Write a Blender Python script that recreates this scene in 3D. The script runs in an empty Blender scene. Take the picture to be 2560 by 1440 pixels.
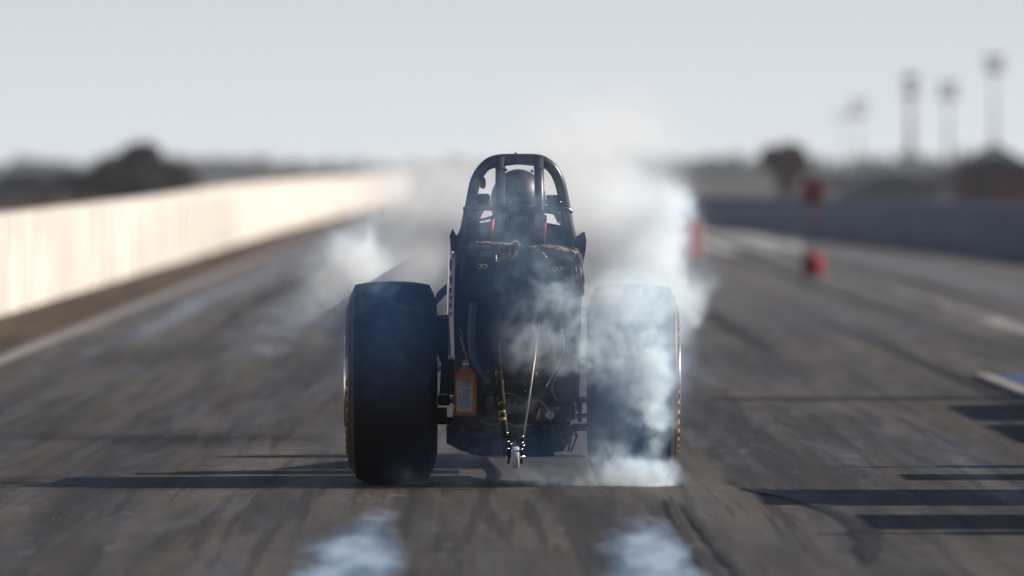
import bpy, bmesh, math, random
from mathutils import Vector, Matrix, noise as mnoise
random.seed(7)
R = math.radians
sc = bpy.context.scene
C = sc.collection

# ------------------------------------------------------------------ measures
FPX = 28444.0            # 400 mm lens on a 36 mm sensor, in photo pixels
EYE = 1.42               # camera height
VPX, HOR = 1190.0, 430.0 # where the track runs to, and the horizon
CAR_X, CAR_Y = 0.174, 52.0
def W(px, py, d):        # photo pixel at distance d -> world point
    return Vector(((px-VPX)/FPX*d, d, EYE-(py-HOR)/FPX*d))
def G(px, py):           # photo pixel on the ground
    d = FPX*EYE/(py-HOR); return Vector(((px-VPX)/FPX*d, d, 0))
def L(px, py, dy=0.0):   # photo pixel -> car coordinates, dy metres ahead of the rear axle
    w = W(px, py, CAR_Y+dy); return Vector((w.x-CAR_X, dy, w.z))

# ------------------------------------------------------------------ helpers
class MB:
    def __init__(s): s.bm = bmesh.new()
    def box(s, c, size, rot=None, bevel=0.0):
        m = Matrix.Translation(Vector(c))
        if rot: m = m @ Matrix.Rotation(rot[2],4,'Z') @ Matrix.Rotation(rot[1],4,'Y') @ Matrix.Rotation(rot[0],4,'X')
        r = bmesh.ops.create_cube(s.bm, size=1.0, matrix=m @ Matrix.Diagonal((*size,1)))
        if bevel:
            es = list({e for v in r['verts'] for e in v.link_edges})
            bmesh.ops.bevel(s.bm, geom=es, offset=bevel, segments=2, affect='EDGES', profile=.5)
        return s
    def tube(s, pts, r, n=12, caps=True, closed=False):
        pts = [Vector(p) for p in pts]; N = len(pts); rings = []
        rr = r if isinstance(r,(list,tuple)) else [r]*N
        up = None
        for i,p in enumerate(pts):
            if closed: t = (pts[(i+1)%N]-pts[i-1])
            else: t = (pts[min(i+1,N-1)]-pts[max(i-1,0)])
            t.normalize()
            if up is None:
                up = Vector((0,0,1)) if abs(t.z)<.9 else Vector((0,1,0))
            a = t.cross(up).normalized(); b = a.cross(t).normalized(); up = b
            rings.append([s.bm.verts.new(p+(a*math.cos(2*math.pi*k/n)+b*math.sin(2*math.pi*k/n))*rr[i]) for k in range(n)])
        M = N if closed else N-1
        for i in range(M):
            A,B = rings[i], rings[(i+1)%N]
            for k in range(n):
                f = s.bm.faces.new((A[k],A[(k+1)%n],B[(k+1)%n],B[k])); f.smooth = True
        if caps and not closed:
            s.bm.faces.new(list(reversed(rings[0]))); s.bm.faces.new(rings[-1])
        return s
    def lathe(s, prof, c, axis='X', n=48, closed=False):
        # prof: (along axis, radius)
        rings = []
        for a,r in prof:
            ring = []
            for k in range(n):
                th = 2*math.pi*k/n; u,v = r*math.cos(th), r*math.sin(th)
                p = {'X':(a,u,v),'Y':(u,a,v),'Z':(u,v,a)}[axis]
                ring.append(s.bm.verts.new(Vector(c)+Vector(p)))
            rings.append(ring)
        M = len(rings) if closed else len(rings)-1
        for i in range(M):
            A,B = rings[i], rings[(i+1)%len(rings)]
            for k in range(n):
                f = s.bm.faces.new((A[k],A[(k+1)%n],B[(k+1)%n],B[k])); f.smooth = True
        if not closed:
            for rg in (rings[0], rings[-1]):
                try: s.bm.faces.new(rg)
                except Exception: pass
        return s
    def prism(s, pts, off):
        # pts: 3-D outline, off: extrusion vector
        off = Vector(off)
        a = [s.bm.verts.new(Vector(p)) for p in pts]; b = [s.bm.verts.new(Vector(p)+off) for p in pts]
        s.bm.faces.new(a); s.bm.faces.new(list(reversed(b)))
        n = len(pts)
        for i in range(n): s.bm.faces.new((a[i],b[i],b[(i+1)%n],a[(i+1)%n]))
        return s
    def loft(s, rings, caps=True):
        vr = [[s.bm.verts.new(Vector(p)) for p in rg] for rg in rings]; n = len(vr[0])
        for i in range(len(vr)-1):
            for k in range(n):
                f = s.bm.faces.new((vr[i][k],vr[i][(k+1)%n],vr[i+1][(k+1)%n],vr[i+1][k])); f.smooth=True
        if caps: s.bm.faces.new(vr[0]); s.bm.faces.new(list(reversed(vr[-1])))
        return s
    def ball(s, c, r, u=16, v=10):
        r = r if isinstance(r,(list,tuple)) else (r,r,r)
        g = bmesh.ops.create_uvsphere(s.bm, u_segments=u, v_segments=v, radius=1, matrix=Matrix.Translation(Vector(c)) @ Matrix.Diagonal((*r,1)))
        for vv in g['verts']:
            for f in vv.link_faces: f.smooth = True
        return s
    def sheet(s, x0, x1, y0, y1, z):
        vs = [s.bm.verts.new(p) for p in ((x0,y0,z),(x1,y0,z),(x1,y1,z),(x0,y1,z))]
        s.bm.faces.new(vs); return s
    def build(s, name, mat, parent=None, normals=True):
        if normals: bmesh.ops.recalc_face_normals(s.bm, faces=s.bm.faces[:])
        me = bpy.data.meshes.new(name); s.bm.to_mesh(me); s.bm.free()
        me.materials.append(mat)
        o = bpy.data.objects.new(name, me); C.objects.link(o)
        if parent: o.parent = parent
        if name in SPLIT: split_islands(o)
        return o
SPLIT = {'rear_axle','brake_caliper','drain_plug','thin_cable','crossarm','brake_line','cover_bolt','brace_rod','link_rod','stud','cross_rod','cage_bolt','tube_clamp','fork_bolt','wheel_nut','frame_rail','shoulder_pad','wire','front_hoop','pull_cord','fitting'}
def split_islands(o):
    bm=bmesh.new(); bm.from_mesh(o.data); bm.verts.ensure_lookup_table(); seen=set(); isl=[]
    for v in bm.verts:
        if v.index in seen: continue
        st=[v]; cur=set()
        while st:
            q=st.pop()
            if q.index in cur: continue
            cur.add(q.index)
            for e in q.link_edges:
                t=e.other_vert(q)
                if t.index not in cur: st.append(t)
        seen|=cur; isl.append(cur)
    bm.free()
    if len(isl)<2: return
    src=o.data
    for k,cur in enumerate(isl):
        b=bmesh.new(); b.from_mesh(src); b.verts.ensure_lookup_table()
        bmesh.ops.delete(b,geom=[v for v in b.verts if v.index not in cur],context='VERTS')
        me=bpy.data.meshes.new(o.name.split('.')[0]); b.to_mesh(me); b.free(); me.materials.append(src.materials[0])
        if k==0: o.data=me
        else:
            c=o.copy(); c.data=me; C.objects.link(c); c.parent=o.parent
def tag(o, label=None, cat=None, group=None, kind=None):
    for k,v in (('label',label),('category',cat),('group',group),('kind',kind)):
        if v: o[k] = v
    return o
def empty(name, loc=(0,0,0), rz=0):
    o = bpy.data.objects.new(name, None); C.objects.link(o); o.location = loc; o.rotation_euler.z = rz; o.empty_display_size=.2
    return o
def copy_tree(o, parent=None):
    c = o.copy(); C.objects.link(c); c.parent = parent
    for ch in list(o.children): copy_tree(ch, c)
    return c
def smooth_pts(pts, n=8, closed=False):
    pts = [Vector(p) for p in pts]; out = []
    N = len(pts)
    for i in range(N if closed else N-1):
        p0 = pts[i-1] if (i>0 or closed) else pts[0]
        p1, p2 = pts[i], pts[(i+1)%N]
        p3 = pts[(i+2)%N] if (closed or i+2<N) else pts[-1]
        for k in range(n):
            t = k/n
            out.append(.5*((2*p1)+(p2-p0)*t+(2*p0-5*p1+4*p2-p3)*t*t+(3*p1-p0-3*p2+p3)*t**3))
    if not closed: out.append(pts[-1])
    return out

# ------------------------------------------------------------------ materials
def mat(name, col, rough=.6, metal=0, var=.15, scale=8, bump=0, spec=.5, coat=0, col2=None, stretch=(1,1,1), detail=6):
    m = bpy.data.materials.new(name); m.use_nodes = True; nt = m.node_tree; N = nt.nodes; b = N['Principled BSDF']
    tc = N.new('ShaderNodeTexCoord'); mp = N.new('ShaderNodeMapping'); mp.inputs['Scale'].default_value = stretch
    nz = N.new('ShaderNodeTexNoise'); nz.inputs['Scale'].default_value = scale; nz.inputs['Detail'].default_value = detail
    nt.links.new(tc.outputs['Object'], mp.inputs[0]); nt.links.new(mp.outputs[0], nz.inputs['Vector'])
    cr = N.new('ShaderNodeValToRGB'); e = cr.color_ramp.elements
    c2 = col2 or tuple(min(1,c*(1+var)) for c in col); c1 = tuple(c*(1-var) for c in col) if not col2 else col
    e[0].position=.35; e[1].position=.65; e[0].color=(*c1,1); e[1].color=(*c2,1)
    nt.links.new(nz.outputs[0], cr.inputs[0]); nt.links.new(cr.outputs[0], b.inputs['Base Color'])
    b.inputs['Roughness'].default_value = rough; b.inputs['Metallic'].default_value = metal
    b.inputs['Specular IOR Level'].default_value = spec; b.inputs['Coat Weight'].default_value = coat
    if bump:
        bp = N.new('ShaderNodeBump'); bp.inputs['Strength'].default_value = bump; bp.inputs['Distance'].default_value=.01
        nt.links.new(nz.outputs[0], bp.inputs['Height']); nt.links.new(bp.outputs[0], b.inputs['Normal'])
    return m
M = dict(
 rubber = mat('tyre_rubber',(.005,.005,.006),.68,spec=.35,scale=3,bump=.15,stretch=(14,1.6,1.6),col2=(.010,.0095,.0095)),
 sidewall = mat('bounce_lit_sidewall',(.055,.042,.033),.5,scale=20),  # lighter than the tread: warm light off the wall put into the colour
 yellow = mat('yellow_letter_paint',(.55,.30,.03),.6,scale=30,var=.4),
 alu = mat('polished_aluminium',(.75,.75,.76),.25,1,scale=20,var=.08),
 steel = mat('dull_steel',(.35,.34,.33),.38,1,scale=30,var=.2),
 tubeblack = mat('black_frame_paint',(.03,.031,.034),.3,0,scale=12,coat=.5),
 blackmetal = mat('oily_black_metal',(.009,.009,.010),.5,spec=.3,scale=14,var=.5,bump=.2),
 castgrey = mat('cast_grey_metal',(.05,.05,.055),.5,.6,scale=25,var=.3,bump=.2),
 dullsteel = mat('braided_steel',(.12,.12,.125),.5,.8,scale=120,var=.4),
 darkplate = mat('dark_plate',(.014,.014,.017),.45,.2,scale=10,var=.3),
 panel = mat('cream_body_paint',(.62,.54,.47),.25,scale=6,var=.08,coat=.6),
 panelred = mat('dark_red_graphic',(.10,.02,.02),.35,scale=10),
 helmet = mat('helmet_paint',(.012,.013,.016),.45,scale=6,coat=.15),
 fabric = mat('black_chute_fabric',(.010,.010,.011),.85,scale=60,var=.4,bump=.4,spec=.2),
 tan = mat('faded_tan_fabric',(.20,.155,.125),.85,scale=25,var=.3,bump=.6,spec=.2),
 suit = mat('driver_suit_fabric',(.02,.02,.024),.8,scale=40,bump=.3),
 skin = mat('skin',(.45,.27,.2),.5,scale=20),
 red = mat('red_webbing',(.35,.02,.03),.6,scale=60),
 blue = mat('blue_hose',(.006,.02,.06),.4,scale=30),
 bluewing = mat('blue_strut_paint',(.03,.08,.22),.35,scale=12,coat=.4),
 orange = mat('orange_plastic',(.24,.075,.010),.38,scale=8,var=.25),
 label = mat('white_label_paper',(.26,.26,.30),.6,scale=20,var=.12),
 ink = mat('label_ink',(.04,.04,.06),.7,scale=30),
 gold = mat('brass_ring',(.25,.2,.1),.35,1,scale=30),
 greylabel = mat('grey_patch',(.10,.11,.13),.7,scale=50),
 wheelwhite = mat('grey_urethane_wheel',(.42,.47,.52),.4,scale=40,var=.25,stretch=(1,1,.3)),
 copper = mat('copper_fitting',(.55,.30,.2),.35,1,scale=20),
 ringtape = mat('yellow_black_tape',(.25,.18,.02),.6,scale=40,var=.3),
 cone = mat('red_marker_plastic',(.20,.004,.008),.85,scale=10,var=.2),
 conefade = mat('faded_red_plastic',(.22,.05,.055),.6,scale=10,var=.2),
 whitepaint = mat('white_painted_concrete',(.44,.405,.36),.75,scale=.8,var=.06,stretch=(1,.35,1),col2=(.60,.555,.50)),
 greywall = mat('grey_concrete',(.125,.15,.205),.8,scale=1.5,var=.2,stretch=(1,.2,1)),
 navy = mat('navy_roof',(.012,.014,.035),.6,scale=2),
 redwall = mat('red_shed_wall',(.12,.012,.014),.7,scale=2,var=.3),
 brownleaf = mat('dark_brown_foliage',(.03,.022,.018),.9,scale=3,var=.5),
 redleaf = mat('reddish_foliage',(.09,.035,.03),.9,scale=3,var=.5),
 greenleaf = mat('dull_green_foliage',(.035,.04,.03),.9,scale=2,var=.4),
 bark = mat('bark',(.04,.03,.025),.9,scale=8,bump=.4),
 galv = mat('galvanised_steel',(.32,.33,.33),.6,.3,scale=5),
 lampglass = mat('lamp_head_grey',(.25,.26,.27),.5,scale=8),
 matblue = mat('blue_mat_vinyl',(.03,.038,.11),.5,scale=5,var=.2),
 linewhite = mat('worn_white_paint',(.17,.155,.145),.7,scale=3,var=.3,stretch=(3,.3,1)),
 linepale = mat('pale_lane_paint',(.27,.26,.25),.7,scale=2,var=.3,stretch=(3,.15,1)),
 cartwhite = mat('cart_paint',(.5,.5,.5),.3,scale=6,coat=.5),
 darkglass = mat('dark_window',(.01,.012,.015),.08,scale=6),
 pebble = mat('pale_pebble',(.26,.23,.20),.7,scale=60,var=.4),
)

# ---- asphalt: rubbered racing lane, streaks along the track, tar joints, stains
def asphalt():
    m = bpy.data.materials.new('rubbered_asphalt'); m.use_nodes = True; nt = m.node_tree; N = nt.nodes; Lk = nt.links.new
    b = N['Principled BSDF']; geo = N.new('ShaderNodeNewGeometry')
    def noise(scale, stretch, detail=5, rough=.55, dist=0, off=(0,0,0)):
        mp = N.new('ShaderNodeMapping'); mp.inputs['Scale'].default_value = stretch; mp.inputs['Location'].default_value = off
        n = N.new('ShaderNodeTexNoise'); n.inputs['Scale'].default_value = scale; n.inputs['Detail'].default_value = detail; n.inputs['Roughness'].default_value = rough
        n.inputs['Distortion'].default_value = dist
        Lk(geo.outputs['Position'], mp.inputs[0]); Lk(mp.outputs[0], n.inputs['Vector']); return n.outputs[0]
    def rng(v, a, b_, c=0, d=1):
        r = N.new('ShaderNodeMapRange'); r.interpolation_type='SMOOTHSTEP'
        for i,x in zip((1,2,3,4),(a,b_,c,d)): r.inputs[i].default_value = x
        Lk(v, r.inputs[0]); return r.outputs[0]
    def math_(op, a, b_):
        n = N.new('ShaderNodeMath'); n.operation = op
        for i,x in enumerate((a,b_)):
            if isinstance(x,(int,float)): n.inputs[i].default_value = x
            else: Lk(x, n.inputs[i])
        return n.outputs[0]
    def mix(f, a, b_):
        n = N.new('ShaderNodeMix'); n.data_type='RGBA'
        if isinstance(f,(int,float)): n.inputs[0].default_value = f
        else: Lk(f, n.inputs[0])
        for i,x in ((6,a),(7,b_)):
            if isinstance(x,tuple): n.inputs[i].default_value = (*x,1)
            else: Lk(x, n.inputs[i])
        return n.outputs[2]
    streak = noise(1.0,(3.2,.022,1),7,.65)            # long wear streaks along the track
    streak2 = noise(1.0,(9,.12,1),5,.6,off=(3,7,0))
    patch = noise(.9,(1.7,.07,1),6,.6,.4)               # stains
    patch2 = noise(1.5,(2.0,.085,1),8,.66,.5,(4,2,0))
    dust = noise(5,(1.2,.18,1),6,.7,1.2,(1,9,0))
    grit = noise(60,(1,1,1),3,.6)
    dark, brown, tan_, grey = (.018,.0165,.016), (.040,.035,.032), (.072,.062,.056), (.072,.075,.083)
    c = mix(rng(streak,.42,.58), dark, brown)
    c = mix(rng(patch,.42,.68), c, tan_)
    c = mix(math_('MULTIPLY', rng(patch2,.47,.72), .6), c, grey)
    c = mix(math_('MULTIPLY', rng(dust,.56,.74), .45), c, (.17,.165,.165))
    c = mix(math_('MULTIPLY', rng(streak2,.50,.62), .75), c, dark)
    c = mix(math_('MULTIPLY', rng(grit,.5,.75), .35), c, (.2,.18,.16))
    sep = N.new('ShaderNodeSeparateXYZ'); Lk(geo.outputs['Position'], sep.inputs[0])
    # tar joints across the lane, and along its middle
    wob = math_('MULTIPLY', noise(.7,(1,.2,1),2), .06)
    def line(coord, at, half, amt):
        nonlocal c
        d_ = math_('ABSOLUTE', math_('SUBTRACT', math_('ADD',coord,wob), at+.03), 0)
        f = rng(d_, half, half*1.6, amt, 0); c = mix(f, c, (.012,.011,.011))
    line(sep.outputs[1], 48.7, .018, .8); line(sep.outputs[1], 48.0, .016, .7); line(sep.outputs[1], 42.7, .03, .5); line(sep.outputs[1], 83, .05,.5)
    line(sep.outputs[0], 3.33, .07, .95)
    far_sheen = rng(sep.outputs[1], 62, 150, 0, .42)      # paler with distance: grazing sheen and haze put into the colour
    c = mix(far_sheen, c, (.150,.144,.145))
    Lk(c, b.inputs['Base Color'])
    r1 = math_('ADD', rng(streak,.35,.65,.50,.72), rng(patch2,.4,.65,.10,-.05))
    Lk(r1, b.inputs['Roughness'])
    b.inputs['Specular IOR Level'].default_value = .12
    bp = N.new('ShaderNodeBump'); bp.inputs['Strength'].default_value=.12; bp.inputs['Distance'].default_value=.003
    Lk(grit, bp.inputs['Height']); Lk(bp.outputs[0], b.inputs['Normal'])
    return m
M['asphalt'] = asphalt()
M['dirt'] = mat('dry_dirt',(.062,.050,.042),.95,scale=.2,var=.3,spec=.1)
M['shoulder'] = mat('dusty_shoulder',(.05,.036,.025),.9,scale=1,var=.35,stretch=(2,.1,1),spec=.1)
M['pad'] = mat('pale_concrete',(.30,.30,.30),.8,scale=1,var=.1,spec=.2)

# a worn streak: opaque asphalt-coloured film that breaks up at its edges
def film(name, col, rough, cover=(.40,.60), scale=3.0, stretch=(1,.3,1), spec=.5, top=1.0, ew=.6, lowc=.75):
    m = bpy.data.materials.new(name); m.use_nodes = True; nt = m.node_tree; N = nt.nodes; Lk = nt.links.new
    b = N['Principled BSDF']; b.inputs['Base Color'].default_value=(*col,1); b.inputs['Roughness'].default_value=rough; b.inputs['Specular IOR Level'].default_value=spec
    geo = N.new('ShaderNodeNewGeometry'); mp = N.new('ShaderNodeMapping'); mp.inputs['Scale'].default_value=stretch
    n = N.new('ShaderNodeTexNoise'); n.inputs['Scale'].default_value=scale; n.inputs['Detail'].default_value=6; n.inputs['Roughness'].default_value=.62
    Lk(geo.outputs['Position'],mp.inputs[0]); Lk(mp.outputs[0],n.inputs['Vector'])
    n2 = N.new('ShaderNodeTexNoise'); n2.inputs['Scale'].default_value=scale*1.6; n2.inputs['Detail'].default_value=6; Lk(mp.outputs[0],n2.inputs['Vector'])
    cr = N.new('ShaderNodeValToRGB'); cr.color_ramp.elements[0].position=.38; cr.color_ramp.elements[1].position=.60
    cr.color_ramp.elements[0].color=(col[0]*lowc,col[1]*(lowc+.05),col[2]*(lowc+.12),1); cr.color_ramp.elements[1].color=(*col,1)
    Lk(n2.outputs[0],cr.inputs[0]); Lk(cr.outputs[0],b.inputs['Base Color'])
    at = N.new('ShaderNodeAttribute'); at.attribute_name='edge'
    ad = N.new('ShaderNodeMath'); ad.operation='ADD'; Lk(n.outputs[0],ad.inputs[0])
    ml = N.new('ShaderNodeMath'); ml.operation='MULTIPLY_ADD'; Lk(at.outputs['Fac'],ml.inputs[0]); ml.inputs[1].default_value=ew; ml.inputs[2].default_value=.1-ew
    Lk(ml.outputs[0],ad.inputs[1])
    r = N.new('ShaderNodeMapRange'); r.interpolation_type='SMOOTHSTEP'; r.inputs[1].default_value=cover[0]; r.inputs[2].default_value=cover[1]; r.inputs[4].default_value=top
    Lk(ad.outputs[0],r.inputs[0]); Lk(r.outputs[0], b.inputs['Alpha'])
    return m
def ribbon(name, pts, widths, m, z, cross=6, fade=.2):
    me = bpy.data.meshes.new(name); pts = [Vector(p) for p in pts]; vs=[]; fs=[]; ed=[]
    n = len(pts)
    for i,p in enumerate(pts):
        t = (pts[min(i+1,n-1)]-pts[max(i-1,0)]); t.z=0; t.normalize(); s_ = Vector((t.y,-t.x,0))
        w = widths[i] if isinstance(widths,(list,tuple)) else widths
        for k in range(cross+1):
            u = k/cross*2-1
            q = p+s_*u*w/2; vs.append((q.x,q.y,z))
            endf = min(1, min(i/(n*.2), (n-1-i)/(n*fade)))
            ed.append(max(0,(1-abs(u)**1.5))*endf)
    for i in range(n-1):
        for k in range(cross):
            a = i*(cross+1)+k; fs.append((a,a+1,a+cross+2,a+cross+1))
    me.from_pydata(vs,[],fs); at = me.attributes.new('edge','FLOAT','POINT')
    at.data.foreach_set('value', ed); me.materials.append(m)
    o = bpy.data.objects.new(name, me); C.objects.link(o); tag(o, kind='structure'); return o

# ------------------------------------------------------------------ the setting
def structure(name, mb, m): return tag(mb.build(name, m), kind='structure')
structure('ground', MB().sheet(-440,440,-60,2490,-.012), M['dirt'])
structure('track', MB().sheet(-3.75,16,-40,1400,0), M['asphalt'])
structure('shoulder', MB().sheet(-4.72,-3.751,-40,1400,-.004), M['shoulder'])
structure('lane_line', MB().sheet(-3.66,-3.50,20,900,.004), M['linewhite'])
pad = MB(); a,b_,c_,d_ = G(1752,632),G(2010,628),G(1990,572),G(1752,566)
pad.bm.faces.new([pad.bm.verts.new((p.x,p.y,.004)) for p in (a,b_,c_,d_)]); structure('concrete_pad', pad, M['pad'])
gloss = film('glossy_rubber_film',(.06,.062,.066),.22,(.30,.62),2.2,(1,.5,1),.6)
sheen_film = film('burnout_sheen',(.32,.41,.52),.35,(.02,.55),2.0,(1.6,.13,1),.6,.9,1.0,.33)  # sky sheen on the burnout tracks put into a pale blue colour
darkmark = film('dark_rubber_mark',(.013,.012,.012),.6,(.1,.6),2,(1,.4,1),.3,.85,1.0)
greymark = film('pale_wear_streak',(.20,.212,.24),.5,(.20,.55),2,(2,.08,1),.5,.75)
def path(pp): return smooth_pts([G(x,y) for x,y in pp], 8)
ribbon('burnout_track', path([(700,1620),(830,1500),(868,1440),(890,1380),(925,1320),(955,1265),(975,1225)]), [.70]*60, sheen_film, .008, 10, .5)
ribbon('burnout_track', path([(1690,1620),(1655,1500),(1636,1440),(1622,1380),(1605,1320),(1592,1265),(1580,1225)]), [.62]*60, sheen_film, .008, 10, .5)
ribbon('tyre_mark', path([(1790,1170),(1850,1215),(2010,1255),(2120,1300),(2165,1350),(2170,1410),(2120,1470)]), .22, darkmark, .008)
ribbon('tyre_mark', path([(1690,1225),(1730,1290),(1790,1370),(1860,1450),(1950,1560)]), .10, darkmark, .012)
ribbon('tyre_mark', path([(1660,1215),(1690,1290),(1740,1380),(1800,1480)]), .07, darkmark, .016)
darkstreak = film('dark_wear_streak',(.024,.022,.021),.6,(.25,.65),1.2,(2,.06,1),.3,.8)
structure('lane_line', MB().sheet(4.82,5.08,74,420,.004), M['linepale'])
for x,y0,y1,w_,mm in ((-.42,54,260,.34,darkstreak),(.92,54,260,.34,darkstreak),(-2.95,62,300,.55,greymark),(-2.35,60,320,.40,darkstreak),(-1.75,60,330,1.1,greymark),(-1.2,64,300,.45,darkstreak),(-.65,58,260,.4,greymark),
                      (1.55,58,260,.55,greymark),(2.3,60,300,.5,darkstreak),(4.25,70,330,.5,darkstreak),(4.95,66,340,.5,greymark),(5.6,80,330,.5,darkstreak),(6.4,90,330,.4,greymark)):
    ribbon('wear_streak', [(x+.05*math.sin(i*.7+x),y0+(y1-y0)*i/40,0) for i in range(41)], w_, mm, .004 if mm is greymark else .006)

# scattered pebbles and rubber crumbs
mb = MB()
for i in range(70):
    px = random.choice([random.uniform(0,880),random.uniform(1700,2560),random.uniform(0,2560)]); py = random.triangular(1080,1420,1180)
    p = G(px,py); r = random.uniform(.0015,.0038)*random.choice([1,1,1,1.6])
    mb.ball((p.x,p.y,r*.6),(r,r,r*.8),6,4)
tag(mb.build('gravel',M['pebble']), 'pale pebbles and rubber crumbs scattered on the track','gravel',kind='stuff')

# walls
def wall(name, pts, m, thick, side):
    # pts: (x, y, height)
    mb = MB(); rings=[]
    for x,y,h in pts:
        x2 = x+thick*side
        rings.append([(x,y,-.01),(x,y,h-.02),(x+.02*side,y,h),(x2-.02*side,y,h),(x2,y,h-.02),(x2,y,-.01)])
    mb.loft(rings); o = mb.build(name,m)
    for f in o.data.polygons: f.use_smooth=False
    return o
w_ = wall('barrier_wall', [(-4.72,20,.98),(-4.72,109,.98),(-4.72,170,1.04),(-4.75,237,1.17),(-4.6,330,1.24),(-4.3,430,1.28),(-3.6,620,1.32)], M['whitepaint'], .35, -1)
tag(w_, 'long white concrete barrier wall in bright sun left of the track', 'wall')
for k in range(44):
    y=50+k*4.0; MB().box((-4.718,y,.5),(.012,.05,.93)).build('panel_seam',M['castgrey'],w_)
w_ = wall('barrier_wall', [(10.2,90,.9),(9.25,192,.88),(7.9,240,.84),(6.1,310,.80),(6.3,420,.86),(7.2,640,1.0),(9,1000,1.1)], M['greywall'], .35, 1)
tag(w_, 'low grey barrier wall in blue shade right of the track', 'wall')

# blue mat on the right
rt = empty('timing_mat', (3.45,59,0)); tag(rt,'low blue mat with a pale front edge lying beside the centre joint at right','mat')
MB().box((1.62,9.9,.012),(3.0,19.6,.024),bevel=.006).build('mat',M['matblue'],rt)
MB().box((.05,9.9,.014),(.12,19.6,.028),bevel=.006).build('edge_strip',M['linewhite'],rt)

# markers
def cone_thing(loc, h, w, m):
    t = empty('traffic_cone', loc)
    MB().box((0,0,.02),(w*1.15,w*1.15,.04),bevel=.008).build('base',m,t)
    MB().lathe([(.04,w*.42),(.06,w*.40),(h*.5,w*.26),(h,w*.10),(h+.005,.02)],(0,0,0),'Z',24).build('cone_body',m,t)
    return t
p = G(2034,690)
t = empty('marker_stand', p); tag(t,'red distance marker on a thin post with a heavy dark red foot, right lane','marker')
MB().lathe([(0,.15),(.02,.16),(.12,.16),(.24,.14),(.30,.09),(.32,.03)],(0,0,0),'Z',24).build('foot',M['cone'],t)
MB().tube([(0,0,.3),(0,0,1.05)],.009).build('post',M['cone'],t)
MB().box((0,0,1.16),(.30,.03,.34),bevel=.01).build('board',M['conefade'],t)
for k,(px,py) in enumerate(((1705,642),(1735,640))):
    g = G(px,py+8)
    t = empty('traffic_barrel', g)
    MB().lathe([(0,.15),(.02,.155),(.1,.15),(.12,.145),(.35,.13),(.37,.125),(.58,.11),(.62,.08),(.64,.03)],(0,0,0),'Z',24).build('barrel_body',M['conefade'],t)
    MB().box((0,0,.015),(.36,.36,.03),bevel=.006).build('base',M['tubeblack'],t)
    tag(t, ['faded red barrel half hidden by smoke at right','faded red barrel standing just right of the smoky one'][k],'barrel','red barrels beside the concrete pad')

# trees far off
def leaf_blob(mb, c, rad, n, size):
    for i in range(n):
        while True:
            q = Vector((random.uniform(-1,1),random.uniform(-1,1),random.uniform(-1,1)))
            if q.length<1 and q.length>.25: break
        q = q*(1-.25*mnoise.noise(q*3+Vector(c))); p = Vector(c)+Vector((q.x*rad[0],q.y*rad[1],q.z*rad[2]))
        nrm = Vector((random.gauss(0,1),random.gauss(0,1),random.gauss(0,1))).normalized(); a = nrm.orthogonal().normalized()*size*random.uniform(.5,1.3); b=nrm.cross(a)*.8
        vs=[mb.bm.verts.new(p+v) for v in (a,b,-a,-b)]; mb.bm.faces.new(vs)
def tree(px, py_top, d, width, m, label, cat='tree', blobs=None, n=900):
    base = W(px,430,d); base.z=0; h = EYE+(430-py_top)/FPX*d
    t = empty('tree', base); tag(t,label,cat)
    mb = MB(); mb.tube([(0,0,-.05),(0.05,0,h*.3),(-.04,.05,h*.6)],[h*.045,h*.035,h*.015],8)
    for k in range(5):
        a = k*1.3; mb.tube([(0,0,h*.3),(math.cos(a)*width*.2,math.sin(a)*width*.2,h*.55)],[h*.02,h*.008],6)
    mb.build('trunk',M['bark'],t)
    mb = MB()
    for (x,z,rx,rz) in (blobs or [(0,.55,.42,.36),(-.25,.42,.3,.3),(.25,.4,.3,.28),(0,.75,.25,.24)]):
        leaf_blob(mb,(x*width,0,z*h),(rx*width,rx*width*.8,rz*h),n//4,h*.06)
    mb.build('crown',m,t,False)
    return t
tree(352,352,450,4.7,M['brownleaf'],'dark brown domed tree rising behind the white wall at left', blobs=[(0,.3,.5,.32),(-.22,.38,.28,.3),(.2,.42,.3,.28),(0,.62,.27,.3),(.02,.8,.14,.18),(-.1,.45,.4,.35)], n=2600)
tree(1962,360,500,2.2,M['redleaf'],'small reddish tree with a narrow foot left of the red marker', blobs=[(-.3,.82,.2,.13),(.12,.86,.3,.15),(.34,.66,.16,.2),(-.12,.62,.26,.14),(.1,.48,.22,.16),(.0,.3,.14,.18)], n=1500)
tree(78,448,600,1.2,M['brownleaf'],'dark shrub just above the white wall at far left','shrub',n=900)
tree(2230,447,600,1.6,M['brownleaf'],'low dark shrub behind the right wall left of the tall mast','shrub',blobs=[(0,.5,.5,.4),(.3,.45,.4,.35),(-.3,.4,.4,.35)],n=900)
# far treelines (nobody could count them)
for (x0,x1,d,h,mname,seed,lab) in ((-150,-28,1900,4.2,'greenleaf',1,'distant low treeline on the left horizon'),(22,170,1700,4.6,'greenleaf',2,'distant low treeline on the right horizon'),(-60,60,2400,5.0,'greenleaf',3,'faint far woods across the end of the track')):
    random.seed(seed); mb=MB(); x=x0
    while x<x1:
        w = random.uniform(2,5); hh = h*random.uniform(.55,1.0)
        leaf_blob(mb,(x,d+random.uniform(-10,10),hh*.45),(w,3,hh*.55),60,.9); x+=w*.7
    tag(mb.build('treeline',M[mname],None,False), lab,'treeline',kind='stuff')
random.seed(11)
# dry brush bank behind the left wall
mb=MB()
for i in range(90):
    d=random.uniform(420,640); p=W(random.uniform(-80,300),430,d); leaf_blob(mb,(p.x,d,.18),(random.uniform(.4,1.4),1,random.uniform(.2,.5)),28,.12)
M['brush']=mat('dry_brush',(.15,.085,.055),.95,scale=2,var=.5,spec=.1)
tag(mb.build('brush',M['brush'],None,False),'dry brown brush bank behind the white wall','brush',kind='stuff')

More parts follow.
